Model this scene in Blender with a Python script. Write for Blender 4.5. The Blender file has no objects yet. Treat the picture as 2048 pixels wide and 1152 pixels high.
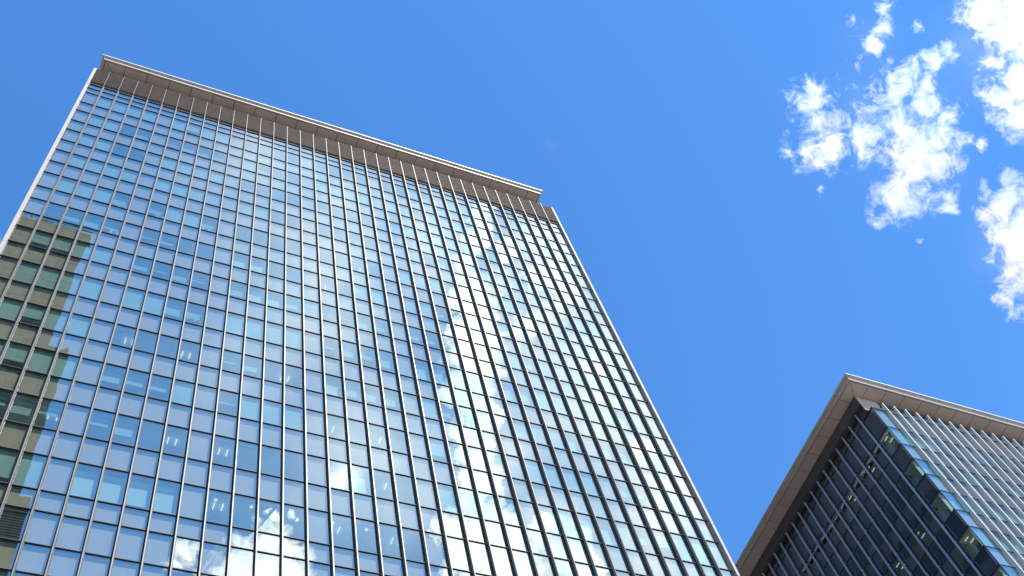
import bpy, math, random
from mathutils import Matrix, Vector, Euler
R = math.radians
rnd = random.Random(7)
scene = bpy.context.scene
COL = scene.collection

# ------------------------------------------------------------------ camera
S = 1.2            # one facade module is 1.2 m
EYE = 1.6          # eye height above the pavement
CR = [[0.9159154366434724, -0.3639844158484392, -0.169157494476798],
      [-0.25479811394112334, -0.852917664438938, 0.45564172199226155],
      [0.3101239011270233, 0.37422827619983173, 0.8739429977076644]]   # right, up, forward
cam_data = bpy.data.cameras.new('camera')
cam_data.sensor_width = 36.0
cam_data.lens = 39.925
cam_data.clip_start = 0.1
cam_data.clip_end = 20000
cam = bpy.data.objects.new('camera', cam_data)
COL.objects.link(cam)
m = Matrix.Identity(4)
for i in range(3):
    m[i][0] = CR[0][i]; m[i][1] = CR[1][i]; m[i][2] = -CR[2][i]
m[2][3] = EYE
cam.matrix_world = m
scene.camera = cam

# ------------------------------------------------------------------ render settings
scene.render.engine = 'CYCLES'
cy = scene.cycles
cy.max_bounces = 10
cy.diffuse_bounces = 4
cy.glossy_bounces = 4
cy.transmission_bounces = 4
cy.transparent_max_bounces = 16
cy.caustics_reflective = False
cy.caustics_refractive = False
cy.sample_clamp_indirect = 6.0
cy.use_denoising = True
scene.view_settings.view_transform = 'Standard'
scene.view_settings.look = 'None'
scene.view_settings.gamma = 1.0
scene.view_settings.exposure = 0.7

# ------------------------------------------------------------------ sun and sky
SUN_AZ, SUN_EL = 159.4, 53.3        # azimuth measured from +Y towards +X
sun_dir = Vector((math.sin(R(SUN_AZ)) * math.cos(R(SUN_EL)), math.cos(R(SUN_AZ)) * math.cos(R(SUN_EL)), math.sin(R(SUN_EL))))
sun_data = bpy.data.lights.new('sun', 'SUN')
sun_data.energy = 4.3
sun_data.angle = R(0.53)
sun_data.color = (1.0, 0.93, 0.84)
sun = bpy.data.objects.new('sun', sun_data)
COL.objects.link(sun)
sun.rotation_euler = sun_dir.to_track_quat('Z', 'Y').to_euler()
sun.location = (0, 0, 200)

CLOUD_BLOBS=[[0.48712,0.13051,0.86353,0.019,1.0],[0.49928,0.14184,0.85475,0.0179,1.0],[0.48563,0.15314,0.86065,0.00901,0.81],[0.51357,0.15411,0.84409,0.0201,1.0],[0.49905,0.16818,0.85009,0.0169,1.0],[0.52516,0.14365,0.83879,0.0166,1.0],[0.51329,0.16952,0.84131,0.0123,0.94],[0.53152,0.12506,0.83776,0.0165,1.0],[0.54068,0.10503,0.83464,0.0207,1.0],[0.54492,0.08767,0.8339,0.0185,1.0],[0.55929,0.10577,0.8222,0.0184,1.0],[0.55268,0.06209,0.83108,0.0108,0.89],[0.55709,0.05122,0.82887,0.00856,0.81],[0.54687,0.12117,0.8284,0.0142,1.0],[0.50764,0.04247,0.86052,0.0109,0.89],[0.50664,0.05792,0.86021,0.0109,0.89],[0.50709,0.07273,0.85882,0.0121,0.94],[0.50607,0.0862,0.85818,0.00881,0.81],[0.49044,0.06034,0.86938,0.00494,0.65],[0.51216,0.10737,0.85215,0.00553,0.67],[0.53497,0.04574,0.84363,0.00539,0.67],[0.56438,0.12884,0.8154,0.0239,1.0],[0.57493,0.1186,0.80956,0.0194,1.0],[0.57905,0.09694,0.80951,0.0107,0.89],[0.58061,0.0875,0.80947,0.00641,0.72],[0.57239,0.14588,0.8069,0.0238,1.0],[0.58211,0.13816,0.80129,0.0194,1.0],[0.56876,0.17165,0.80439,0.0196,1.0],[0.5663,0.18811,0.80245,0.0109,0.89],[0.58253,0.15939,0.79703,0.0184,1.0],[0.59729,0.16138,0.78562,0.00858,0.81],[0.5196,0.19318,0.83228,0.00504,0.65],[0.59174,0.19754,0.78155,0.00432,0.63],[0.51718,0.18055,0.83662,0.00448,0.63],[0.56721,0.01004,0.82351,0.0199,1.25],[0.58331,0.01194,0.81216,0.026,1.25],[0.59991,0.01959,0.79983,0.031,1.25],[0.58685,0.04361,0.80852,0.0105,1.11],[0.60614,0.05388,0.79353,0.0208,1.25],[0.61573,0.07367,0.78451,0.0177,1.25],[0.56114,0.0237,0.82738,0.00847,0.81],[0.63362,0.13054,0.76255,0.0187,1.25],[0.63173,0.14864,0.7608,0.0156,1.25],[0.64351,0.1453,0.75152,0.0227,1.25],[0.65161,0.16512,0.74037,0.0226,1.25],[0.63771,0.16168,0.75312,0.0135,1.25],[0.64568,0.18158,0.7417,0.0114,1.17],[0.63656,0.1834,0.7491,0.00731,0.95],[0.65647,0.19093,0.72979,0.0123,1.23],[0.65164,0.20659,0.72985,0.00825,1.01],[0.66068,0.21064,0.72051,0.00818,1.01],[0.64465,0.21007,0.73505,0.00415,0.79],[0.60337,0.10648,0.79032,0.0053,0.84],[-0.10536,0.45867,0.88234,0.00508,0.67],[0.27156,-0.32074,0.9074,0.00903,1.42],[0.26928,-0.33237,0.90389,0.0113,1.56],[0.2671,-0.35031,0.89774,0.0124,1.65],[0.26563,-0.36784,0.89114,0.0124,1.65],[0.27426,-0.38141,0.88278,0.0147,1.75],[0.28077,-0.39564,0.87443,0.017,1.75],[0.28774,-0.41159,0.86475,0.0192,1.75],[0.29458,-0.42736,0.85474,0.0215,1.75],[0.29978,-0.44551,0.8436,0.0226,1.75],[0.30432,-0.46161,0.83325,0.0191,1.75],[0.31302,-0.47197,0.82417,0.0146,1.75],[0.28549,-0.47446,0.83269,0.00788,1.33],[0.29539,-0.49393,0.81779,0.0101,1.49],[0.31051,-0.49212,0.81326,0.0168,1.75],[0.31713,-0.50843,0.80058,0.0167,1.75],[0.32356,-0.5244,0.7876,0.0188,1.75],[0.32379,-0.54227,0.77531,0.0198,1.75],[0.31989,-0.56121,0.76336,0.0208,1.75],[0.33496,-0.56927,0.75082,0.025,1.75],[0.35937,-0.56322,0.74407,0.0271,1.75],[0.3308,-0.35913,0.8727,0.0147,1.75],[0.35405,-0.3621,0.86229,0.0147,1.75],[0.34105,-0.34852,0.87305,0.0113,1.56],[0.44661,-0.44745,0.77481,0.0142,1.75],[0.40838,-0.53593,0.73892,0.0215,1.75],[0.38229,-0.53321,0.75468,0.0163,1.75],[0.34693,-0.5475,0.7615,0.0164,1.75],[0.32978,-0.4013,0.85452,0.0136,1.71],[0.29982,-0.34614,0.88899,0.0102,1.49],[0.4225,-0.54328,0.72549,0.016,1.75],[0.31143,-0.58792,0.74657,0.00761,1.33],[0.16621,-0.62027,0.76658,0.0184,1.75],[0.14864,-0.63253,0.76014,0.0193,1.75],[0.18064,-0.6182,0.76498,0.0141,1.75],[0.18532,-0.62663,0.75697,0.0162,1.75],[0.1347,-0.64199,0.75479,0.0128,1.71],[0.16234,-0.63556,0.75479,0.0215,1.75],[0.09945,-0.63639,0.76493,0.00903,1.45],[0.09205,-0.64533,0.75834,0.00634,1.26],[0.10843,-0.632,0.76735,0.0048,1.14],[0.10981,-0.64268,0.75822,0.00531,1.17],[0.14699,-0.60238,0.78456,0.00488,1.14],[0.16637,-0.5995,0.7829,0.0049,1.14],[0.17987,-0.59392,0.78416,0.00327,1.01],[0.15426,-0.59519,0.78864,0.00272,0.98]]
VEIL_BLOBS=[[0.33965,-0.38901,0.85633,0.065,0.55],[0.40767,-0.44437,0.79771,0.0718,0.6],[0.4585,-0.4808,0.7474,0.0613,0.6],[0.32155,-0.32881,0.88797,0.0305,0.6],[0.39927,-0.53297,0.746,0.0496,0.7],[0.34938,-0.48838,0.79964,0.0469,0.5],[0.29863,-0.37204,0.87887,0.0261,0.6],[0.50073,-0.49132,0.71265,0.0478,0.6],[0.35236,-0.34163,0.87128,0.0348,0.6],[0.1714,-0.40094,0.89993,0.112,0.48],[0.23605,-0.52932,0.81493,0.098,0.4],[0.10904,-0.34193,0.93338,0.0932,0.36],[0.24059,-0.36021,0.90131,0.0609,0.55],[0.11499,-0.50873,0.85322,0.0848,0.3],[0.39826,-0.40894,0.82107,0.114,0.62],[0.47613,-0.46839,0.74425,0.0927,0.66],[0.33982,-0.32983,0.88076,0.0565,0.6],[0.54243,0.11924,0.8316,0.0604,0.2],[0.57813,0.1469,0.80261,0.0438,0.22],[0.59087,0.03717,0.80591,0.0463,0.22],[0.50424,0.06126,0.86139,0.0324,0.18],[0.63884,0.16514,0.75141,0.0382,0.26],[0.5657,0.0424,0.82352,0.0353,0.2],[0.30833,0.25248,0.91716,0.0112,0.2]]

world = bpy.data.worlds.new('World')
scene.world = world
world.use_nodes = True
wt = world.node_tree
wt.nodes.clear()
def wn(t, **kw):
    n = wt.nodes.new(t)
    for k, v in kw.items(): setattr(n, k, v)
    return n
wl = wt.links.new
w_out = wn('ShaderNodeOutputWorld')
w_bg = wn('ShaderNodeBackground')
wl(w_bg.outputs[0], w_out.inputs[0])
sky = wn('ShaderNodeTexSky', sky_type='NISHITA')
sky.sun_disc = False
sky.sun_elevation = R(SUN_EL)
sky.sun_rotation = R(SUN_AZ)
sky.altitude = 50
sky.air_density = 1.0
sky.dust_density = 0.05
sky.ozone_density = 2.0
w_gam = wn('ShaderNodeGamma'); w_gam.inputs[1].default_value = 1.0
w_tint = wn('ShaderNodeMix', data_type='RGBA', blend_type='MULTIPLY')
w_tint.inputs[0].default_value = 1.0
w_tint.inputs[7].default_value = (0.82, 1.08, 1.25, 1)
w_hs = wn('ShaderNodeHueSaturation'); w_hs.inputs['Saturation'].default_value = 1.2
wl(sky.outputs[0], w_hs.inputs['Color'])
wl(w_hs.outputs[0], w_tint.inputs[6])
wl(w_tint.outputs[2], w_gam.inputs[0])
geo = wn('ShaderNodeTexCoord')
DIRV = geo.outputs['Generated']
def wmath(op, a, b=None, c=None, clamp=False):
    n = wn('ShaderNodeMath', operation=op, use_clamp=clamp)
    for i, v in enumerate((a, b, c)):
        if v is None: continue
        if isinstance(v, (int, float)): n.inputs[i].default_value = v
        else: wl(v, n.inputs[i])
    return n.outputs[0]
def wnoise(scale, detail, rough, vec=None, dist=0.0):
    n = wn('ShaderNodeTexNoise'); n.noise_dimensions = '3D'
    n.inputs['Scale'].default_value = scale; n.inputs['Detail'].default_value = detail
    n.inputs['Roughness'].default_value = rough; n.inputs['Distortion'].default_value = dist
    wl(vec if vec is not None else DIRV, n.inputs['Vector'])
    return n
# the directions are bent by a noise so cloud edges curl and fray
wn1 = wnoise(38, 7, 0.66)
sub = wn('ShaderNodeVectorMath', operation='SUBTRACT'); wl(wn1.outputs['Color'], sub.inputs[0]); sub.inputs[1].default_value = (0.5, 0.5, 0.5)
scl = wn('ShaderNodeVectorMath', operation='SCALE'); wl(sub.outputs[0], scl.inputs[0]); scl.inputs['Scale'].default_value = 0.026
wadd = wn('ShaderNodeVectorMath', operation='ADD'); wl(DIRV, wadd.inputs[0]); wl(scl.outputs[0], wadd.inputs[1])
WARP = wadd.outputs[0]
def blob(x, y, z, r, amp=1.0, inner=0.0):
    d = wn('ShaderNodeVectorMath', operation='DISTANCE'); wl(WARP, d.inputs[0]); d.inputs[1].default_value = (x, y, z)
    mr = wn('ShaderNodeMapRange', interpolation_type='LINEAR')
    wl(d.outputs['Value'], mr.inputs[0])
    mr.inputs[1].default_value = r * 1.7; mr.inputs[2].default_value = r * inner
    mr.inputs[3].default_value = 0.0; mr.inputs[4].default_value = amp
    return mr.outputs[0]
def union(vals, k=0.25):
    vals = list(vals)
    while len(vals) > 1:
        nxt = [wmath('MAXIMUM', vals[i], vals[i + 1]) for i in range(0, len(vals) - 1, 2)]
        if len(vals) % 2: nxt.append(vals[-1])
        vals = nxt
    return vals[0]
body = union([blob(b[0], b[1], b[2], b[3], b[4]) for b in CLOUD_BLOBS], 0.2)
veil = union([blob(*b) for b in VEIL_BLOBS], 0.3)
fine = wnoise(62, 12, 0.64, dist=0.5).outputs['Fac']
large = wnoise(17, 3, 0.5).outputs['Fac']
soft = wnoise(9, 6, 0.55).outputs['Fac']
f1 = wmath('MULTIPLY_ADD', wmath('SUBTRACT', fine, 0.5), 2.9, wmath('MULTIPLY_ADD', wmath('SUBTRACT', large, 0.5), 0.9, body))
def ramp(v, lo, hi, top=1.0):
    mr = wn('ShaderNodeMapRange', interpolation_type='SMOOTHSTEP')
    wl(v, mr.inputs[0]); mr.inputs[1].default_value = lo; mr.inputs[2].default_value = hi
    mr.inputs[3].default_value = 0; mr.inputs[4].default_value = top
    return mr.outputs[0]
gate = ramp(body, 0.0, 0.35)
a1 = wmath('MULTIPLY', ramp(f1, 0.12, 1.15), gate)
f2 = wmath('MULTIPLY_ADD', wmath('SUBTRACT', soft, 0.5), 0.45, veil)
a2 = wmath('MULTIPLY', ramp(f2, 0.0, 0.8, 0.8), ramp(veil, 0.0, 0.3))
alpha = wmath('MAXIMUM', a1, a2)
shade = wn('ShaderNodeMix', data_type='RGBA')
wl(ramp(wnoise(16, 5, 0.55).outputs['Fac'], 0.35, 0.65), shade.inputs[0])
CL = 4.5
shade.inputs[6].default_value = (0.62 * CL, 0.76 * CL, 0.95 * CL, 1)
shade.inputs[7].default_value = (1.0 * CL, 0.985 * CL, 0.96 * CL, 1)
w_mix = wn('ShaderNodeMix', data_type='RGBA')
# clouds near the sun scatter it forwards and are brighter
ds = wn('ShaderNodeVectorMath', operation='DISTANCE'); wl(DIRV, ds.inputs[0]); ds.inputs[1].default_value = tuple(sun_dir)
fwd = wn('ShaderNodeMapRange', interpolation_type='SMOOTHSTEP'); wl(ds.outputs['Value'], fwd.inputs[0])
fwd.inputs[1].default_value = 0.95; fwd.inputs[2].default_value = 0.25; fwd.inputs[3].default_value = 1.0; fwd.inputs[4].default_value = 2.6
bright = wn('ShaderNodeVectorMath', operation='SCALE'); wl(shade.outputs[2], bright.inputs[0]); wl(fwd.outputs[0], bright.inputs['Scale'])
wl(alpha, w_mix.inputs[0]); wl(w_gam.outputs[0], w_mix.inputs[6]); wl(bright.outputs[0], w_mix.inputs[7])
wl(w_mix.outputs[2], w_bg.inputs[0])
w_bg.inputs[1].default_value = 0.15

# ------------------------------------------------------------------ materials
def mat(name):
    mt = bpy.data.materials.new(name); mt.use_nodes = True
    nt = mt.node_tree; nt.nodes.clear()
    return mt, nt
def N(nt, t, **kw):
    n = nt.nodes.new(t)
    for k, v in kw.items(): setattr(n, k, v)
    return n
def rough_mat(name, col, rough=0.6, var=0.12, scale=1.5, metallic=0.0, bump=0.0, streak=0.0, spec=0.4):
    mt, nt = mat(name)
    o = N(nt, 'ShaderNodeOutputMaterial'); p = N(nt, 'ShaderNodeBsdfPrincipled')
    nt.links.new(p.outputs[0], o.inputs[0])
    tc = N(nt, 'ShaderNodeTexCoord')
    no = N(nt, 'ShaderNodeTexNoise'); no.inputs['Scale'].default_value = scale; no.inputs['Detail'].default_value = 6
    mp = N(nt, 'ShaderNodeMapping'); mp.inputs['Scale'].default_value = (1, 1, 1 - 0.93 * streak)
    nt.links.new(tc.outputs['Object'], mp.inputs[0]); nt.links.new(mp.outputs[0], no.inputs['Vector'])
    mr = N(nt, 'ShaderNodeMapRange'); nt.links.new(no.outputs['Fac'], mr.inputs[0])
    mr.inputs[1].default_value = 0.25; mr.inputs[2].default_value = 0.75
    mr.inputs[3].default_value = 1 - var; mr.inputs[4].default_value = 1 + var * 0.6
    mx = N(nt, 'ShaderNodeVectorMath', operation='SCALE'); mx.inputs[0].default_value = col
    nt.links.new(mr.outputs[0], mx.inputs['Scale'])
    nt.links.new(mx.outputs[0], p.inputs['Base Color'])
    p.inputs['Roughness'].default_value = rough
    p.inputs['Metallic'].default_value = metallic
    p.inputs['Specular IOR Level'].default_value = spec
    if bump:
        b = N(nt, 'ShaderNodeBump'); b.inputs['Strength'].default_value = 1.0; b.inputs['Distance'].default_value = bump
        nt.links.new(no.outputs['Fac'], b.inputs['Height']); nt.links.new(b.outputs[0], p.inputs['Normal'])
    return mt
def glass_mat(name, r0, rmax, tint, refl, wave=0.0012, power=3.0, haze=0.0, wscale=0.9):
    mt, nt = mat(name); L = nt.links.new
    o = N(nt, 'ShaderNodeOutputMaterial')
    tr = N(nt, 'ShaderNodeBsdfTransparent'); tr.inputs[0].default_value = (*tint, 1)
    gl = N(nt, 'ShaderNodeBsdfGlossy'); gl.inputs['Color'].default_value = (*refl, 1); gl.inputs['Roughness'].default_value = 0.0
    lw = N(nt, 'ShaderNodeLayerWeight'); lw.inputs[0].default_value = 0.5
    pw = N(nt, 'ShaderNodeMath', operation='POWER'); L(lw.outputs['Facing'], pw.inputs[0]); pw.inputs[1].default_value = power
    mr = N(nt, 'ShaderNodeMapRange'); L(pw.outputs[0], mr.inputs[0]); mr.inputs[3].default_value = r0; mr.inputs[4].default_value = rmax
    tc = N(nt, 'ShaderNodeTexCoord')
    no = N(nt, 'ShaderNodeTexNoise'); no.inputs['Scale'].default_value = wscale; no.inputs['Detail'].default_value = 1.0
    L(tc.outputs['Object'], no.inputs['Vector'])
    b = N(nt, 'ShaderNodeBump'); b.inputs['Strength'].default_value = 1.0; b.inputs['Distance'].default_value = wave
    L(no.outputs['Fac'], b.inputs['Height']); L(b.outputs[0], gl.inputs['Normal'])
    mx = N(nt, 'ShaderNodeMixShader'); L(mr.outputs[0], mx.inputs[0]); L(tr.outputs[0], mx.inputs[1])
    if haze:
        g2 = N(nt, 'ShaderNodeBsdfGlossy'); g2.inputs['Color'].default_value = (*refl, 1); g2.inputs['Roughness'].default_value = 0.12
        m2 = N(nt, 'ShaderNodeMixShader'); m2.inputs[0].default_value = haze
        L(gl.outputs[0], m2.inputs[1]); L(g2.outputs[0], m2.inputs[2]); L(m2.outputs[0], mx.inputs[2])
    else:
        L(gl.outputs[0], mx.inputs[2])
    L(mx.outputs[0], o.inputs[0])
    return mt
def lamp_mat(name, col, s):
    mt, nt = mat(name)
    o = N(nt, 'ShaderNodeOutputMaterial'); e = N(nt, 'ShaderNodeEmission')
    e.inputs[0].default_value = (*col, 1); e.inputs[1].default_value = s
    nt.links.new(e.outputs[0], o.inputs[0])
    return mt
M = {
 'vision': glass_mat('vision_glass', 0.36, 0.97, (0.62, 0.78, 0.76), (0.86, 0.96, 0.86), power=2.5, haze=0.0004),
 'spandrel': glass_mat('spandrel_glass', 0.36, 0.97, (0.68, 0.70, 0.64), (0.88, 0.96, 0.86), power=2.5),
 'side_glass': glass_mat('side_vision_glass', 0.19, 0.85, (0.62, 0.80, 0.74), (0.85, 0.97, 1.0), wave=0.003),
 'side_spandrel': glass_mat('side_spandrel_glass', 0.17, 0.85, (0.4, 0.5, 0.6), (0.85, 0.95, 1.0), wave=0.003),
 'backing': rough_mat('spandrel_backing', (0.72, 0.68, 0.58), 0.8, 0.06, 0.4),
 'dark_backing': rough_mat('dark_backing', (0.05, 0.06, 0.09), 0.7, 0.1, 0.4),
 'blind': rough_mat('roller_blind', (0.64, 0.70, 0.62), 0.9, 0.08, 0.5),
 'bright_blind': rough_mat('bright_roller_blind', (0.86, 0.88, 0.80), 0.9, 0.06, 0.5),
 'fin': rough_mat('anodised_fin', (0.30, 0.27, 0.255), 0.42, 0.10, 1.0, streak=1.0),
 'fin_cap': rough_mat('fin_cap_metal', (0.10, 0.095, 0.10), 0.42, 0.25, 1.3, streak=0.9),
 'dark_slab': rough_mat('slab_painted_unlit', (0.16, 0.18, 0.16), 0.9, 0.2, 0.6),  # floor slab coloured dark to stand for unlit rooms
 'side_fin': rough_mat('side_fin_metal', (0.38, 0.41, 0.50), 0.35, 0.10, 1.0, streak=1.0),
 'pale_fin': rough_mat('pale_anodised_fin', (0.66, 0.64, 0.66), 0.35, 0.10, 1.0, streak=1.0),
 'transom': rough_mat('transom_metal', (0.16, 0.17, 0.19), 0.45, 0.1, 1.0),
 'gasket_and_shade': rough_mat('dark_gasket_and_shade', (0.02, 0.022, 0.026), 0.6, 0.1, 1.0),  # also paints shade under transoms and louvre lips and at fin bases
 'louvre': rough_mat('louvre_metal', (0.29, 0.24, 0.21), 0.6, 0.12, 0.7),
 'pier': rough_mat('pier_cladding', (0.38, 0.34, 0.32), 0.55, 0.07, 0.6, streak=1.0),
 'eave': rough_mat('eave_cladding', (0.56, 0.46, 0.39), 0.55, 0.10, 0.5),
 'eave_edge': rough_mat('eave_edge_metal', (0.66, 0.62, 0.59), 0.4, 0.06, 0.5),
 'dark_wall': rough_mat('dark_cladding', (0.10, 0.095, 0.10), 0.6, 0.15, 0.5),
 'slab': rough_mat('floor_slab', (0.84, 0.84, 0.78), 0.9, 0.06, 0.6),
 'interior': rough_mat('interior_wall', (0.30, 0.31, 0.28), 0.9, 0.1, 0.6),
 'column': rough_mat('column_paint', (0.62, 0.64, 0.60), 0.8, 0.06, 0.6),
 'lamp': lamp_mat('warm_ceiling_lamp', (1.0, 0.84, 0.58), 1.25),
 'lamp_dim': lamp_mat('dim_warm_lamp', (1.0, 0.88, 0.66), 0.55),
 'lamp_cool': lamp_mat('cool_ceiling_lamp', (0.95, 1.0, 0.98), 0.8),
 'concrete': rough_mat('tower_concrete', (0.13, 0.14, 0.12), 0.8, 0.35, 0.15, streak=0.7),
 'tower_glass': rough_mat('tower_window_glass', (0.05, 0.06, 0.06), 0.15, 0.3, 0.3),
 'rail': rough_mat('terrace_metal', (0.25, 0.25, 0.25), 0.5, 0.1, 1),
 'ground': rough_mat('paving', (0.30, 0.265, 0.23), 0.85, 0.25, 0.08),
 'roof': rough_mat('roof_membrane', (0.35, 0.35, 0.34), 0.9, 0.15, 0.3),
}

# ------------------------------------------------------------------ mesh helpers (module units)
class MB:
    def __init__(s): s.v = []; s.f = []; s.mi = []
    def box(s, x0, x1, y0, y1, z0, z1, mi=0):
        b = len(s.v)
        s.v += [(x0,y0,z0),(x1,y0,z0),(x1,y1,z0),(x0,y1,z0),(x0,y0,z1),(x1,y0,z1),(x1,y1,z1),(x0,y1,z1)]
        s.f += [(b,b+3,b+2,b+1),(b+4,b+5,b+6,b+7),(b,b+1,b+5,b+4),(b+1,b+2,b+6,b+5),(b+2,b+3,b+7,b+6),(b+3,b,b+4,b+7)]
        s.mi += [mi] * 6
        return s
    def quad(s, a, b, c, d, mi=0):
        n = len(s.v); s.v += [a, b, c, d]; s.f.append((n, n+1, n+2, n+3)); s.mi.append(mi); return s
    def build(s, name, mats, parent=None, bevel=0.0):
        if not isinstance(mats, (list, tuple)): mats = [mats]
        vs = s.v
        me = bpy.data.meshes.new(name)
        me.from_pydata([(x * S, y * S, z * S + EYE) for x, y, z in vs], [], s.f)
        for mt in mats: me.materials.append(M[mt])
        if len(mats) > 1: me.polygons.foreach_set('material_index', s.mi)
        me.update()
        o = bpy.data.objects.new(name, me); COL.objects.link(o)
        if parent is not None: 
            o.parent = parent
            o.matrix_parent_inverse = PINV[top_of(parent).name] if parent.type == 'EMPTY' else Matrix.Identity(4)
        if bevel:
            bm = o.modifiers.new('bevel', 'BEVEL'); bm.width = bevel; bm.segments = 2; bm.limit_method = 'ANGLE'
        return o
PINV = {}
def top_of(o):
    while o.parent is not None: o = o.parent
    return o
def thing(name, label, cat, loc):
    o = bpy.data.objects.new(name, None); COL.objects.link(o)
    loc = Vector((loc[0] * S, loc[1] * S, 0.0))
    o.location = loc; o['label'] = label; o['category'] = cat; o.empty_display_size = 1
    PINV[o.name] = Matrix.Translation(-loc)
    return o
def structure(o): o['kind'] = 'structure'; return o
def stuff(o): o['kind'] = 'stuff'; return o

# ------------------------------------------------------------------ facade grid (module units, heights above the eye)
def pix(p):
    x, y, z = p
    c = [CR[i][0]*x + CR[i][1]*y + CR[i][2]*z for i in range(3)]
    if c[2] <= 0.01: return None
    return (1024 + 2271.3 * c[0] / c[2], 576 - 2271.3 * c[1] / c[2])
def seen_area(pts):
    q = [pix(p) for p in pts]
    if any(k is None for k in q): return 0.0
    cx_ = sum(k[0] for k in q) / 4; cy_ = sum(k[1] for k in q) / 4
    if not (-10 < cx_ < 2058 and -10 < cy_ < 1162): return 0.0
    a = 0
    for i in range(4):
        x0, y0 = q[i]; x1, y1 = q[(i+1) % 4]; a += x0*y1 - x1*y0
    return abs(a) / 2
class Face:
    """local (s along the face, t outwards) to scene axes"""
    def __init__(f, cx, cy, front): f.cx, f.cy, f.front = cx, cy, front
    def pt(f, s, t, z): return (f.cx + s, f.cy - t, z) if f.front else (f.cx - t, f.cy + s, z)
    def box(f, mb, s0, s1, t0, t1, z0, z1, mi=0):
        a = f.pt(s0, t0, z0); b = f.pt(s1, t1, z1)
        return mb.box(min(a[0], b[0]), max(a[0], b[0]), min(a[1], b[1]), max(a[1], b[1]), z0, z1, mi)
    def quad(f, mb, s0, s1, z0, z1, t, jit=0.0, mi=0):
        j = [rnd.uniform(-jit, jit) for _ in range(4)]
        p = [f.pt(s0, t + j[0], z0), f.pt(s1, t + j[1], z0), f.pt(s1, t + j[2], z1), f.pt(s0, t + j[3], z1)]
        if not f.front: p = [p[0], p[3], p[2], p[1]]
        return mb.quad(*p, mi=mi)

FRONT_Y = 27.968
X0 = -6.075
ROWS = [80.02, 79.167, 78.201, 76.10, 74.424, 72.463, 70.738, 68.83, 67.105, 65.234, 63.466, 61.409, 59.698, 57.80, 56.09,
        54.212, 52.51, 50.378, 48.684, 46.783, 45.101, 43.183, 41.478, 39.423, 37.726, 35.663, 34.51, 32.755, 31.30]
KIND = ['s', 's', 'v', 's'] + ['v', 's'] * 11 + ['s', 's']     # kind of the row below each line
z = 31.30; k = 'v'
while z > 2.2:
    KIND.append(k); z -= 1.90 if k == 'v' else 1.70; k = 's' if k == 'v' else 'v'; ROWS.append(round(z, 3))
while len(KIND) < len(ROWS) - 1: KIND.append('s')
GROUND = -EYE / S
STATES = ['bbbbbbbboooooooooobcbbbbbbbb'.ljust(28, 'b'),
 'bbolllllbloobbbbbblbbbbbbblb', 'bboobbbboooooooobbbbblbbbbbb', 'bbbbbbbbbboooooobbllbbcbbllb', 'bbbllbbloooooooobbbbbbblllbb',
 'olllllooccoooobbbbllbbllbbbb', 'bbbblllllccllllllllbbblbbbcc'[:28], 'bbbbbbllbbbbllllccbbccbbbbcb', 'bbbboooollooclllbllbbbbcccbb',
 'bbbblllblbbboooobbbbbbbbllbb', 'blllllooooooccooblbbbbcclbbb', 'ccbbccccoooooooobbbbbblbccbb']
def state(vi, bay):
    if bay % 5 == 0: return 'K'
    g = (bay // 5) * 4 + bay % 5 - 1
    if vi < len(STATES) and g < len(STATES[vi]): return STATES[vi][g]
    return rnd.choice('bbolc')

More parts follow.
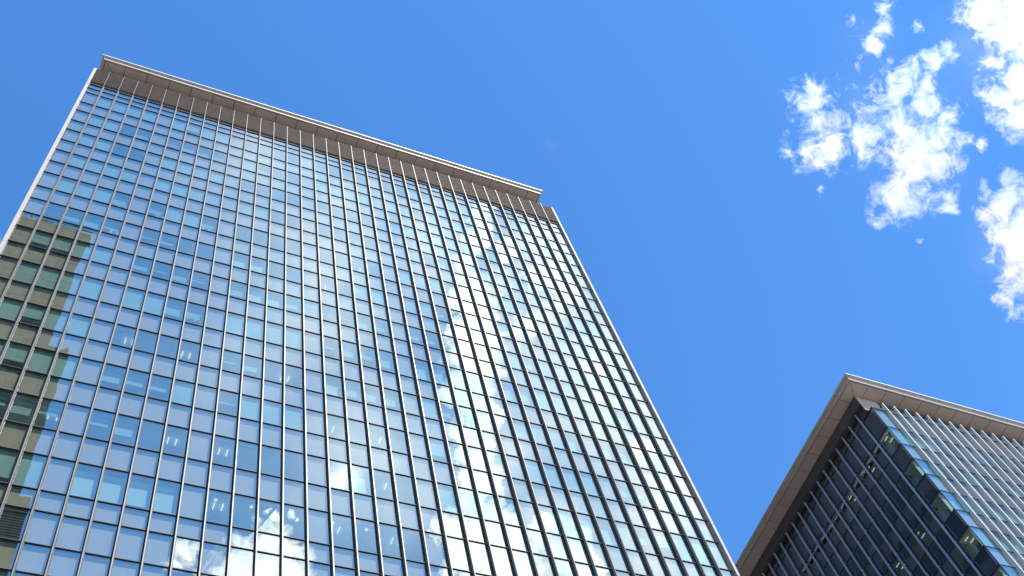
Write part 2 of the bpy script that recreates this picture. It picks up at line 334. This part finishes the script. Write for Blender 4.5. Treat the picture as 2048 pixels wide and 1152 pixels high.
F_MAIN = [None]
def facade(top, face, bays, rows, kinds, states, glass_v, glass_s, blind_depth=(0.13, 0.30), backing='backing', n_parts=100, cutback=0.045):
    """glass, backings and blinds: the 100 panes that show largest are parts of their own, the rest one part"""
    vis, spa = [], []
    vi = -1
    for r in range(len(rows) - 1):
        zt_, zb_ = rows[r], rows[r + 1]
        if kinds[r] == 'v': vi += 1
        for b, (s0, s1) in enumerate(bays):
            st = states(vi, b) if kinds[r] == 'v' else 'S'
            a = seen_area([face.pt(s0, 0, zb_), face.pt(s1, 0, zb_), face.pt(s1, 0, zt_), face.pt(s0, 0, zt_)])
            (spa if st in 'SK' else vis).append((a, s0, s1, zb_, zt_, st))
    g = 0.03
    for lst, nm, gm in ((vis, 'window', glass_v), (spa, 'spandrel_panel', glass_s)):
        lst.sort(key=lambda q: -q[0])
        rest, rest_in, rest_in2 = MB(), MB(), MB()
        for i, (a, s0, s1, zb_, zt_, st) in enumerate(lst):
            big = i < n_parts and a > 0
            mb = MB() if big else rest
            face.quad(mb, s0 + g, s1 - g, zb_ + g, zt_ - g, 0.0, 0.0013)
            o = mb.build(nm, gm, top) if big else None
            if st in 'SK':
                ib = MB() if big else rest_in
                face.box(ib, s0 + cutback, s1 - cutback, -0.17, -0.12, zb_ + 0.035, zt_ - 0.035)
                if face is F_MAIN[0] and s0 < 4.5 and abs(zt_ - 34.51) < 0.01 or (face is F_MAIN[0] and s0 < 4.5 and abs(zt_ - 31.30) < 0.01):
                    if not big: ib.v, ib.f, ib.mi = ib.v[:-8], ib.f[:-6], ib.mi[:-6]; ib = MB()
                    else: ib = MB()
                    for q in range(12):
                        zq = zb_ + 0.06 + (zt_ - zb_ - 0.1) * q / 12
                        face.box(ib, s0 + cutback, s1 - cutback, -0.16, -0.12, zq, zq + 0.09)
                    ib.build('vent_grille', 'gasket_and_shade', o if big else top)
                    continue
                if big: ib.build('backing_panel', backing, o)
            elif st in 'bcl':
                ib = MB() if big else (rest_in if st in 'bl' else rest_in2)
                d = blind_depth[0] if st in 'b' else blind_depth[1]
                drop = 0.06 if rnd.random() < 0.78 else rnd.uniform(0.2, 0.95)
                if st == 'l': drop = (zt_ - zb_) * rnd.choice((0.42, 0.5, 0.5, 0.58, 0.66))  # half-drawn blind added to imitate daylight on the ceiling
                face.box(ib, s0 + 0.05, s1 - 0.05, -d - 0.012, -d, zb_ + drop, zt_ - 0.03)
                if big: ib.build('blind', 'blind' if st in 'bl' else 'bright_blind', o)
        if rest.f: stuff(rest.build(nm, gm, top))
        if rest_in.f: stuff(rest_in.build('blind' if nm == 'window' else 'backing_panel', 'blind' if nm == 'window' else backing, top))
        if rest_in2.f: stuff(rest_in2.build('blind', 'bright_blind', top))
    return vis

def eave(top, x0, x1, y0, wall, z_top, seam_pitch, seam_first, left_end=True, right_end=True, back=12.0, o=(0.32, 0.45), zdown=(0.12, 0.35)):
    """stepped roof eave: thin bright lip, upper soffit, bright lower edge, panelled lower soffit.
       (x0, x1, y0) is the outer edge of the lip; wall = (wx0, wx1, wy) where the soffit meets the wall"""
    wx0, wx1, wy = wall
    o1, o2 = o
    za = z_top - zdown[0]; zb = za - zdown[1]
    yb = wy + back
    sealed = 0.02
    # lip slab
    MB().box(x0, x1, y0, yb, za, z_top).build('eave_lip', 'eave_edge', top)
    # dark core that shows in the open joints
    MB().box(x0 + 0.03, x1 - 0.03, y0 + 0.03, yb - 0.1, za - 0.02, za - 0.001).build('joint_backing', 'gasket_and_shade', top)
    seams = []
    s = seam_first
    while s < x1: seams.append(s); s += seam_pitch
    xs = [x0 + 0.02] + [q for q in seams if x0 + 0.4 < q < x1 - 0.4] + [x1 - 0.02]
    up = MB(); g = sealed
    for a, b in zip(xs[:-1], xs[1:]):
        up.box(a + g, b - g, y0 + 0.02, y0 + o1 + 0.03, za - 0.03, za - 0.022)
    ys = []; yy = y0 + 0.35 + seam_pitch
    while yy < yb: ys.append(yy); yy += seam_pitch
    yl = [y0 + o1 + 0.03 + g] + ys
    for a, b in zip(yl[:-1], yl[1:]):
        up.box(x0 + 0.02, x0 + o1 + 0.03, a + g, b - g, za - 0.03, za - 0.022)
        up.box(x1 - o1 - 0.03, x1 - 0.02, a + g, b - g, za - 0.03, za - 0.022)
    up.build('upper_soffit', 'eave', top)
    # lower slab: front and side edge strips, then the soffit panels
    lx0, lx1, ly = x0 + o1, x1 - o1, y0 + o1
    e = 0.05
    nb = MB()
    nb.box(lx0, lx1, ly, ly + e, zb, za - 0.03)
    nb.build('eave_edge_strip', 'eave_edge', top)
    nb = MB()
    nb.box(lx0, lx0 + e, ly + e + 0.002, yb, zb, za - 0.03)
    nb.build('side_edge_strip', 'eave', top)  # both sides take the darker cladding colour to paint their shade
    nb = MB()
    nb.box(lx1 - e, lx1, ly + e + 0.002, yb, zb, za - 0.03)
    nb.build('side_edge_strip', 'eave', top)
    MB().box(lx0 + e, lx1 - e, ly + e, yb, zb + 0.04, zb + 0.06).build('joint_backing', 'gasket_and_shade', top)
    sf = MB()
    bx0, bx1, by = x0 + o2, x1 - o2, y0 + o2
    # border strip and main panels, front side (mitred corners)
    def panel(pts):
        n = len(sf.v)
        sf.v += [(x, y, zb + 0.002) for x, y in pts] + [(x, y, zb + 0.03) for x, y in pts]
        k = len(pts)
        sf.f.append(tuple(n + i for i in reversed(range(k)))); sf.f.append(tuple(n + k + i for i in range(k)))
        for i in range(k): sf.f.append((n + i, n + (i + 1) % k, n + k + (i + 1) % k, n + k + i))
        sf.mi += [0] * (k + 2)
    panel([(lx0 + e + g, ly + e + g), (lx1 - e - g, ly + e + g), (bx1, by - g), (bx0, by - g)])
    wyp = wy + 0.1
    xs = [q for q in seams if bx0 + 0.5 < q < bx1 - 0.5]
    run = wyp - by
    L = [bx0] + xs + [bx1]
    for i, (a, b) in enumerate(zip(L[:-1], L[1:])):
        if i == 0: panel([(a + g * 2, by + g), (b - g, by + g), (b - g, wyp), (a + run, wyp)] if b - a > run else [(a + 2 * g, by + g), (b - g, by + g), (b - g, by + (b - a))])
        elif i == len(L) - 2: panel([(a + g, by + g), (b - g * 2, by + g), (b - run, wyp), (a + g, wyp)] if b - a > run else [(a + g, by + g), (b - 2 * g, by + g), (a + g, by + (b - a))])
        else: panel([(a + g, by + g), (b - g, by + g), (b - g, wyp), (a + g, wyp)])
    # return sides
    ye = yb - 0.1
    rx0 = wx0 + 0.1; rx1 = wx1 - 0.1
    panel([(lx0 + e + g, ly + e + 3 * g), (bx0 - g, by + g), (bx0 - g, ye), (lx0 + e + g, ye)])
    panel([(lx1 - e - g, ly + e + 3 * g), (lx1 - e - g, ye), (bx1 + g, ye), (bx1 + g, by + g)])
    yl = [by] + [q for q in ys if q > by + (rx0 - bx0) + 0.05] + [ye]
    for i, (a, b) in enumerate(zip(yl[:-1], yl[1:])):
        r0 = rx0 - bx0; r1 = bx1 - rx1
        if i == 0:
            panel([(bx0 + g, a + 2 * g), (rx0, a + r0 + 2 * g), (rx0, b - g), (bx0 + g, b - g)])
            panel([(bx1 - g, a + 2 * g), (bx1 - g, b - g), (rx1, b - g), (rx1, a + r1 + 2 * g)])
        else:
            panel([(bx0 + g, a + g), (rx0, a + g), (rx0, b - g), (bx0 + g, b - g)])
            panel([(rx1, a + g), (bx1 - g, a + g), (bx1 - g, b - g), (rx1, b - g)])
    sf.build('soffit', 'eave', top)
    return zb

# ------------------------------------------------------------------ ground
gr = MB().box(-2500, 2500, -2500, 2500, GROUND - 0.5, GROUND)
structure(gr.build('ground', 'ground'))

# ------------------------------------------------------------------ main office tower
T = thing('office_tower', 'tall glass office tower with pale corner piers filling the left of the photo', 'office tower', (X0 + 18, FRONT_Y))
F = Face(X0, FRONT_Y, True)
XL, XR = 0.085, 35.93
lines = [XL] + list(range(1, 36)) + [XR]
bays = list(zip(lines[:-1], lines[1:]))
F_MAIN[0] = F
facade(T, F, bays, ROWS, KIND, state, 'vision', 'spandrel')
# fins
for i in range(1, 36):
    mb = MB()
    F.box(mb, i - 0.018, i + 0.018, 0.0, 0.186, GROUND, 83.25, 0)
    F.box(mb, i - 0.020, i + 0.020, 0.186, 0.20, GROUND, 83.25, 2)
    F.box(mb, i - 0.064, i + 0.064, -0.14, 0.04, GROUND, 80.0, 1)  # mullion base; its black also paints the fin's shadow and shaded side
    mb.build('fin', ['fin', 'gasket_and_shade', 'fin_cap'], T)
# transoms: light face, underside painted dark for its shade
for r, zz in enumerate(ROWS):
    mb = MB()
    for s0, s1 in bays:
        a = s0 + (0.062 if s0 > 0.5 else 0.0); b = s1 - (0.062 if s1 < 35.5 else 0)
        F.box(mb, a, b, -0.12, 0.016, zz - 0.008, zz + 0.016, 0)
        F.box(mb, a, b, -0.12, 0.045, zz - 0.036, zz - 0.009, 1)
    mb.build('transom', ['transom', 'gasket_and_shade'], T)
# corner piers, with joints once a storey
for s0, s1, si, sj in ((-0.107, XL, 1, 0), (XR, 36.078, 0, 1)):
    mb = MB(); zt_ = 83.08
    joints = [zz + 1.2 for zz, kk in zip(ROWS, KIND) if kk == 'v'] + [GROUND]
    prev = zt_
    for j in joints:
        if prev - j < 0.5: continue
        F.box(mb, s0, s1, -0.3, 0.20, j + 0.008, prev - 0.008); prev = j
    mb.build('corner_pier', 'pier', T, bevel=0.008)
# louvre crown
lz0, lz1, nb = 80.30, 83.02, 13
for i in range(nb):
    zz = lz0 + (lz1 - lz0) * i / (nb - 1)
    mb = MB()
    for s0, s1 in bays:
        F.box(mb, s0 + 0.026, s1 - 0.026, -0.10, 0.175, zz - 0.006, zz + 0.006)
        F.box(mb, s0 + 0.026, s1 - 0.026, 0.150, 0.174, zz - 0.024, zz - 0.0065, 1)  # dark lip added to paint a shade line under each blade
    mb.build('louvre_blade', ['louvre', 'gasket_and_shade'], T)
mb = MB(); F.box(mb, XL, XR, -0.36, -0.30, 80.0, 84.08); mb.build('crown_wall', 'dark_wall', T)
mb = MB(); F.box(mb, XL, XR, -0.02, 0.015, 80.09, 80.16); mb.build('painted_sun_strip', 'eave_edge', T)  # pale ledge added to paint the strip of sunlight below the louvres
mb = MB(); F.box(mb, XL, XR, -0.28, 0.03, 80.03, 80.075); mb.build('crown_sill', 'gasket_and_shade', T)
# body: storeys
zi = 0
vrows = [(ROWS[i], ROWS[i + 1]) for i in range(len(KIND)) if KIND[i] == 'v' and i < len(ROWS) - 1]
prev = 84.0 - 0.1
DEEP = 7.0
for zt_, zb_ in vrows + [(GROUND, GROUND)]:
    if prev - zt_ > 0.3:
        mb = MB(); F.box(mb, XL, XR, -DEEP, -0.37, zt_ + 0.05, min(prev - 0.05, 79.9) if prev > 80 else prev - 0.05)
        F.box(mb, XL, XR, -0.369, -0.16, zt_ + 0.09, (min(prev, 79.9)) - 0.09)
        mb.build('floor_slab', 'slab', T)
    prev = zb_
mb = MB(); F.box(mb, XL, XR, -DEEP - 0.3, -DEEP - 0.01, GROUND, 80); mb.build('core_wall', 'interior', T)
mb = MB()
for b in range(0, 36, 5):
    for zt_, zb_ in vrows:
        F.box(mb, max(b, XL) + 0.12, min(b + 1, XR) - 0.12, -1.3, -0.2, zb_ - 0.045, zt_ + 0.045)
stuff(mb.build('column', 'column', T))
# fluorescent tubes hung under the ceilings, in pairs
lampmb = [MB(), MB()]
tubes = []
for vi, (zt_, zb_) in enumerate(vrows):
    for b in range(0, 15):
        s = 4.36 + 2.42 * b - 2.42 + (0.25 if (b % 2) else 0)
        g = int(s) % 5
        if g == 0 or s > 35 or s < 1: continue
        if state(vi, int(s)) not in 'lo': continue
        if rnd.random() < (0.5 if vi > 7 else 0.62): continue
        for ds in (-0.17, 0.17):
            if int(s + ds) % 5 == 0: continue
            tubes.append((s + ds, zt_, vi))
def tube(mb, s, zt_): F.box(mb, s - 0.014, s + 0.014, -0.96, -0.62, zt_ - 0.035, zt_ + 0.012)
tubes.sort(key=lambda q: q[1])
tubes = [q for q in tubes if q[1] > 34] + [q for q in tubes if q[1] <= 34]
rest = MB()
for i, (s, zt_, vi) in enumerate(tubes):
    if i < 100:
        mb = MB(); tube(mb, s, zt_); mb.build('ceiling_lamp', 'lamp' if (vi >= 8 and s < 16) else 'lamp_cool', T)
    else: tube(rest, s, zt_)
if rest.f: stuff(rest.build('ceiling_lamp', 'lamp_cool', T))
# round downlights in the first wholly clear storey
zt_, zb_ = vrows[11]
for s in (11.45, 12.9, 16.3, 17.75, 19.2, 8.7):
    mb = MB(); n = 12; c = F.pt(s, -0.5, zt_ + 0.02); r = 0.06
    base = len(mb.v)
    for k2, dz in ((0, 0), (1, -0.02)):
        mb.v += [(c[0] + r * math.cos(2*math.pi*q/n), c[1] + r * math.sin(2*math.pi*q/n), c[2] + dz) for q in range(n)]
    mb.f += [tuple(range(n)), tuple(reversed(range(n, 2*n)))] + [(q, (q+1) % n, n + (q+1) % n, n + q) for q in range(n)]
    mb.mi += [0] * (n + 2)
    mb.build('downlight', 'lamp_cool', T)
# shell: side, back and roof
W = 36.0
mb = MB()
mb.box(X0 - 0.10, X0 + XL - 0.002, FRONT_Y + 0.301, FRONT_Y + 46, GROUND, 83.0)
mb.box(X0 + XR + 0.002, X0 + 36.07, FRONT_Y + 0.301, FRONT_Y + 46, GROUND, 83.0)
mb.box(X0 + XL, X0 + XR, FRONT_Y + 45.7, FRONT_Y + 46, GROUND, 83.0)
mb.build('shell_wall', 'dark_wall', T)
mb = MB()
for zt_, zb_ in vrows:
    for q in range(43):
        y = FRONT_Y + 0.8 + q * 1.04
        mb.box(X0 + 36.072, X0 + 36.09, y, y + 0.95, zb_, zt_)
        mb.box(X0 - 0.12, X0 - 0.102, y, y + 0.95, zb_, zt_)
stuff(mb.build('side_window', 'tower_glass', T))
mb = MB(); mb.box(X0 + 0.9, X0 + 34.9, FRONT_Y + 0.37, FRONT_Y + 45, 83.0, 84.2); mb.build('penthouse_wall', 'dark_wall', T)
mb = MB(); mb.box(X0 + 4, X0 + 33.5, FRONT_Y + 7, FRONT_Y + 43.5, 84.405, 95.0); mb.build('unseen_sky_blocker', 'dark_wall', T)  # unseen block added to keep bright sky out of the block's side glass
mb = MB(); mb.box(X0 - 0.1, X0 + 36.07, FRONT_Y + 0.37, FRONT_Y + 46, 82.6, 82.95); mb.build('roof', 'roof', T)
eave(T, X0 + 0.155, X0 + 35.13, FRONT_Y - 0.92, (X0 + 1.1, X0 + 34.1, FRONT_Y + 0.33), 84.40, 1.6, X0 + 0.155 + 1.72, o=(0.167, 0.30), back=44)

# ------------------------------------------------------------------ second office block
BX = 50.31
B = thing('office_block', 'dark glass office block with brown overhanging eave at lower right corner', 'office block', (BX + 12, FRONT_Y + 12))
BR = [61.92, 59.64, 57.60, 55.92, 54.21, 52.46, 50.52, 48.92, 47.06, 45.41]
BK = ['s', 'v', 's', 'v', 's', 'v', 's', 'v', 's']
z = 45.41; k = 'v'
while z > 2.2:
    BK.append(k); z -= 1.90 if k == 'v' else 1.70; k = 's' if k == 'v' else 'v'; BR.append(round(z, 3))
BF = Face(BX, FRONT_Y, True); BL = Face(BX, FRONT_Y, False)
NF, NL = 30, 27
fl = [0.02, 1.243] + [1.243 + i for i in range(1, NF)]
ll = [0.02, 1.311] + [1.311 + 0.991 * i for i in range(1, NL)]
bf = list(zip(fl[:-1], fl[1:])); bl = list(zip(ll[:-1], ll[1:]))
def bstate(vi, b):
    if b == 0: return 'c' if vi % 3 else 'b'
    return 'o' if (vi * 7 + b * 3) % 11 < 3 else ('b' if (vi + b // 4) % 3 else 'c')
def lstate(vi, b): return 'o'
facade(B, BF, bf, BR, BK, bstate, 'vision', 'spandrel')
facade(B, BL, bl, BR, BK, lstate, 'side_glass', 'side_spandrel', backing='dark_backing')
# the short top row above the sill line, set back from the corner
for fc, bb, n in ((BF, bf[1:], 'vision'), (BL, bl[1:], 'side_glass')):
    mb = MB()
    for s0, s1 in bb: fc.quad(mb, s0 + 0.03, s1 - 0.03, 61.95, 62.55, 0.0)
    mb.build('clerestory', n, B)
    mb = MB(); fc.box(mb, bb[0][0], bb[-1][1], -0.14, -0.09, 61.93, 62.7); mb.build('clerestory_backing', 'blind', B)
    mb = MB(); fc.box(mb, bb[0][0] - 0.1, bb[-1][1], -0.14, 0.03, 62.58, 62.66); mb.build('head_rail', 'gasket_and_shade', B)
for i in range(1, NF):
    mb = MB(); s = fl[i]
    BF.box(mb, s - 0.04, s + 0.04, -0.03, 0.215, GROUND, 62.74)
    mb.build('fin', 'pale_fin', B, bevel=0.008)
for i in range(1, NL):
    mb = MB(); s = ll[i]
    BL.box(mb, s - 0.022, s + 0.022, 0.14, 0.33, GROUND, 62.77)
    for zz in BR: BL.box(mb, s - 0.02, s + 0.02, -0.03, 0.121, zz - 0.03, zz + 0.03)
    mb.build('side_fin', 'side_fin', B)
for zz in BR:
    mb = MB()
    for s0, s1 in bf:
        a, b2 = s0 + (0.041 if s0 > 0.5 else 0.03), s1 - 0.041
        BF.box(mb, a, b2, -0.12, 0.010, zz - 0.012, zz + 0.02, 0)
        BF.box(mb, a, b2, -0.12, 0.03, zz - 0.04, zz - 0.013, 1)  # underside painted dark for its shade here too
    BL.box(mb, 0.03, ll[-1], -0.12, 0.02, zz - 0.035, zz + 0.035, 1)
    mb.build('transom', ['transom', 'gasket_and_shade'], B)
mb = MB()
for s in ll[1:]: BL.box(mb, s - 0.03, s + 0.03, -0.12, 0.012, GROUND, 62.7)
mb.build('side_mullions', 'gasket_and_shade', B)
mb = MB(); mb.box(BX - 0.03, BX + 0.03, FRONT_Y - 0.03, FRONT_Y + 0.03, GROUND, 61.97)
mb.box(BX - 0.03, BX + 1.2, FRONT_Y - 0.03, FRONT_Y + 0.3, 61.975, 62.03)
mb.box(BX - 0.03, BX + 0.3, FRONT_Y + 0.301, FRONT_Y + 1.3, 61.975, 62.03)
mb.build('corner_mullion', 'gasket_and_shade', B)
# storeys
bv = [(BR[i], BR[i + 1]) for i in range(len(BK)) if BK[i] == 'v' and i < len(BR) - 1]
prev = 61.9
XE, YE = BX + fl[-1], FRONT_Y + ll[-1]
for zt_, zb_ in bv + [(GROUND, GROUND)]:
    if prev - zt_ > 0.3:
        mb = MB(); mb.box(BX + 0.16, XE - 0.2, FRONT_Y + 0.16, YE - 0.2, zt_ + 0.05, prev - 0.05); mb.box(BX + 0.17, BX + 1.5, FRONT_Y + 0.17, FRONT_Y + 1.35, zt_ + 0.03, zt_ + 0.049, 1); mb.build('floor_slab', ['dark_slab', 'slab'], B)  # pale patch paints the brighter ceiling of the corner room
    prev = zb_
mb = MB(); mb.box(BX + 7, XE - 3, FRONT_Y + 7, YE - 3, GROUND, 61.8); mb.build('core_wall', 'interior', B)
mb = MB()
for zt_, zb_ in bv:
    for q in range(4): mb.box(BX + 0.9 + q*0.0, BX + 1.3, FRONT_Y + 1.2 + 6.0 * q, FRONT_Y + 1.6 + 6.0 * q, zb_ - 0.045, zt_ + 0.045)
stuff(mb.build('column', 'column', B))
n = 0
for vi, (zt_, zb_) in enumerate(bv[:6]):
    for q in range(7):
        y = FRONT_Y + 0.75 + q * 2.6
        if rnd.random() < (0.45 if q == 0 else 0.85): continue
        for dx in (0.5, 0.95):
            mb = MB(); mb.box(BX + dx, BX + dx + 0.035, y, y + 0.4, zt_ - 0.03, zt_ + 0.01); mb.build('ceiling_lamp', 'lamp_dim', B)
mb = MB()
mb.box(XE - 0.19, XE, FRONT_Y + 0.1, YE, GROUND, 62.7)
mb.box(BX + 0.1, XE - 0.2, YE - 0.19, YE, GROUND, 62.7)
mb.build('shell_wall', 'dark_wall', B)
# set-back attic wall under the eave (its long side stands proud of the glass)
WX, WY = BX - 0.42, FRONT_Y + 0.30
mb = MB(); mb.box(WX, XE, WY, YE, 62.80, 63.72); mb.box(WX + 0.45, XE, WY + 0.001, YE - 0.01, 61.95, 62.80); mb.build('attic_wall', 'dark_wall', B)
mb = MB()
for q in range(9): mb.box(WX + 0.004, WX + 1.9, WY - 0.02, WY - 0.001, 62.0 + q * 0.185, 62.0 + q * 0.185 + 0.17)
mb.build('sunlit_attic_cladding', 'eave', B)  # pale boards added to paint the sunlit front of the attic wall
eave(B, BX - 1.75, XE + 1.4, FRONT_Y - 1.07, (WX, XE, WY), 64.20, 1.6, BX - 1.75 + 2.0, o=(0.20, 0.33), back=YE - WY)
mb = MB(); mb.box(BX, XE, FRONT_Y + 0.5, YE, 64.205, 64.35); mb.build('roof', 'roof', B)

# ------------------------------------------------------------------ tower behind the camera (it shows as a reflection)
A = thing('apartment_tower', 'tall drab concrete tower seen only as a dark reflection in the glass at far left', 'tower', (-20, -20))
ty = -10.0
mb = MB()
def wedge(x0, x1, y0, y1, z0, z1, lean):
    n = len(mb.v)
    p = [(x0, y0), (x1 - lean, y0), (x1, y1), (x0, y1)]
    mb.v += [(x, y, z0) for x, y in p] + [(x, y, z1) for x, y in p]
    mb.f += [(n, n+3, n+2, n+1), (n+4, n+5, n+6, n+7), (n, n+1, n+5, n+4), (n+1, n+2, n+6, n+5), (n+2, n+3, n+7, n+6), (n+3, n, n+4, n+7)]
    mb.mi += [0] * 6
wedge(-34, -5.9, ty - 22, ty, GROUND, 134.0, 3.5)
wedge(-12, -3.9, ty - 12, ty - 0.6, GROUND, 108.0, 1.5)
wedge(-11, -2.9, ty - 7, ty - 1.0, GROUND, 84.0, 0.8)
mb.build('wall', 'concrete', A)
mb = MB()
mb.box(-34.3, -5.7, ty - 1.3, ty + 0.2, 134.0, 134.5)
for q in range(14): mb.box(-33 + q * 2, -32.9 + q * 2, ty + 0.1, ty + 0.2, 134.5, 135.4)
mb.box(-34.2, -5.7, ty + 0.08, ty + 0.22, 135.4, 135.5)
mb.build('parapet', 'concrete', A)
mb = MB(); z = 131.0
rows_ = []
while z > 3:
    rows_.append(z); z -= 2.6
wl_ = []
for zz in rows_:
    for q in range(9):
        x = -32.5 + q * 3.0
        if q in (7,) and 96 < zz < 120: continue
        wl_.append((x, zz))
wl_.sort(key=lambda p: -p[0] - p[1] * 0.1)
rest = MB()
for i, (x, zz) in enumerate(wl_):
    big = i < 100
    mb = MB() if big else rest
    mb.box(x, x + 1.5, ty - 0.001, ty + 0.02, zz - 1.3, zz)
    mb.box(x - 0.1, x + 1.6, ty + 0.001, ty + 0.12, zz - 1.45, zz - 1.31)
    if big: mb.build('window', 'tower_glass', A)
stuff(rest.build('window', 'tower_glass', A))
mb = MB()
for zz in rows_[::2]: mb.box(-34, -5.9, ty + 0.021, ty + 0.10, zz + 0.35, zz + 0.55)
for x in (-9.4, -14.4, -20.4): mb.box(x, x + 0.25, ty + 0.121, ty + 0.3, GROUND, 133.8)
mb.build('facade_bands', 'concrete', A)
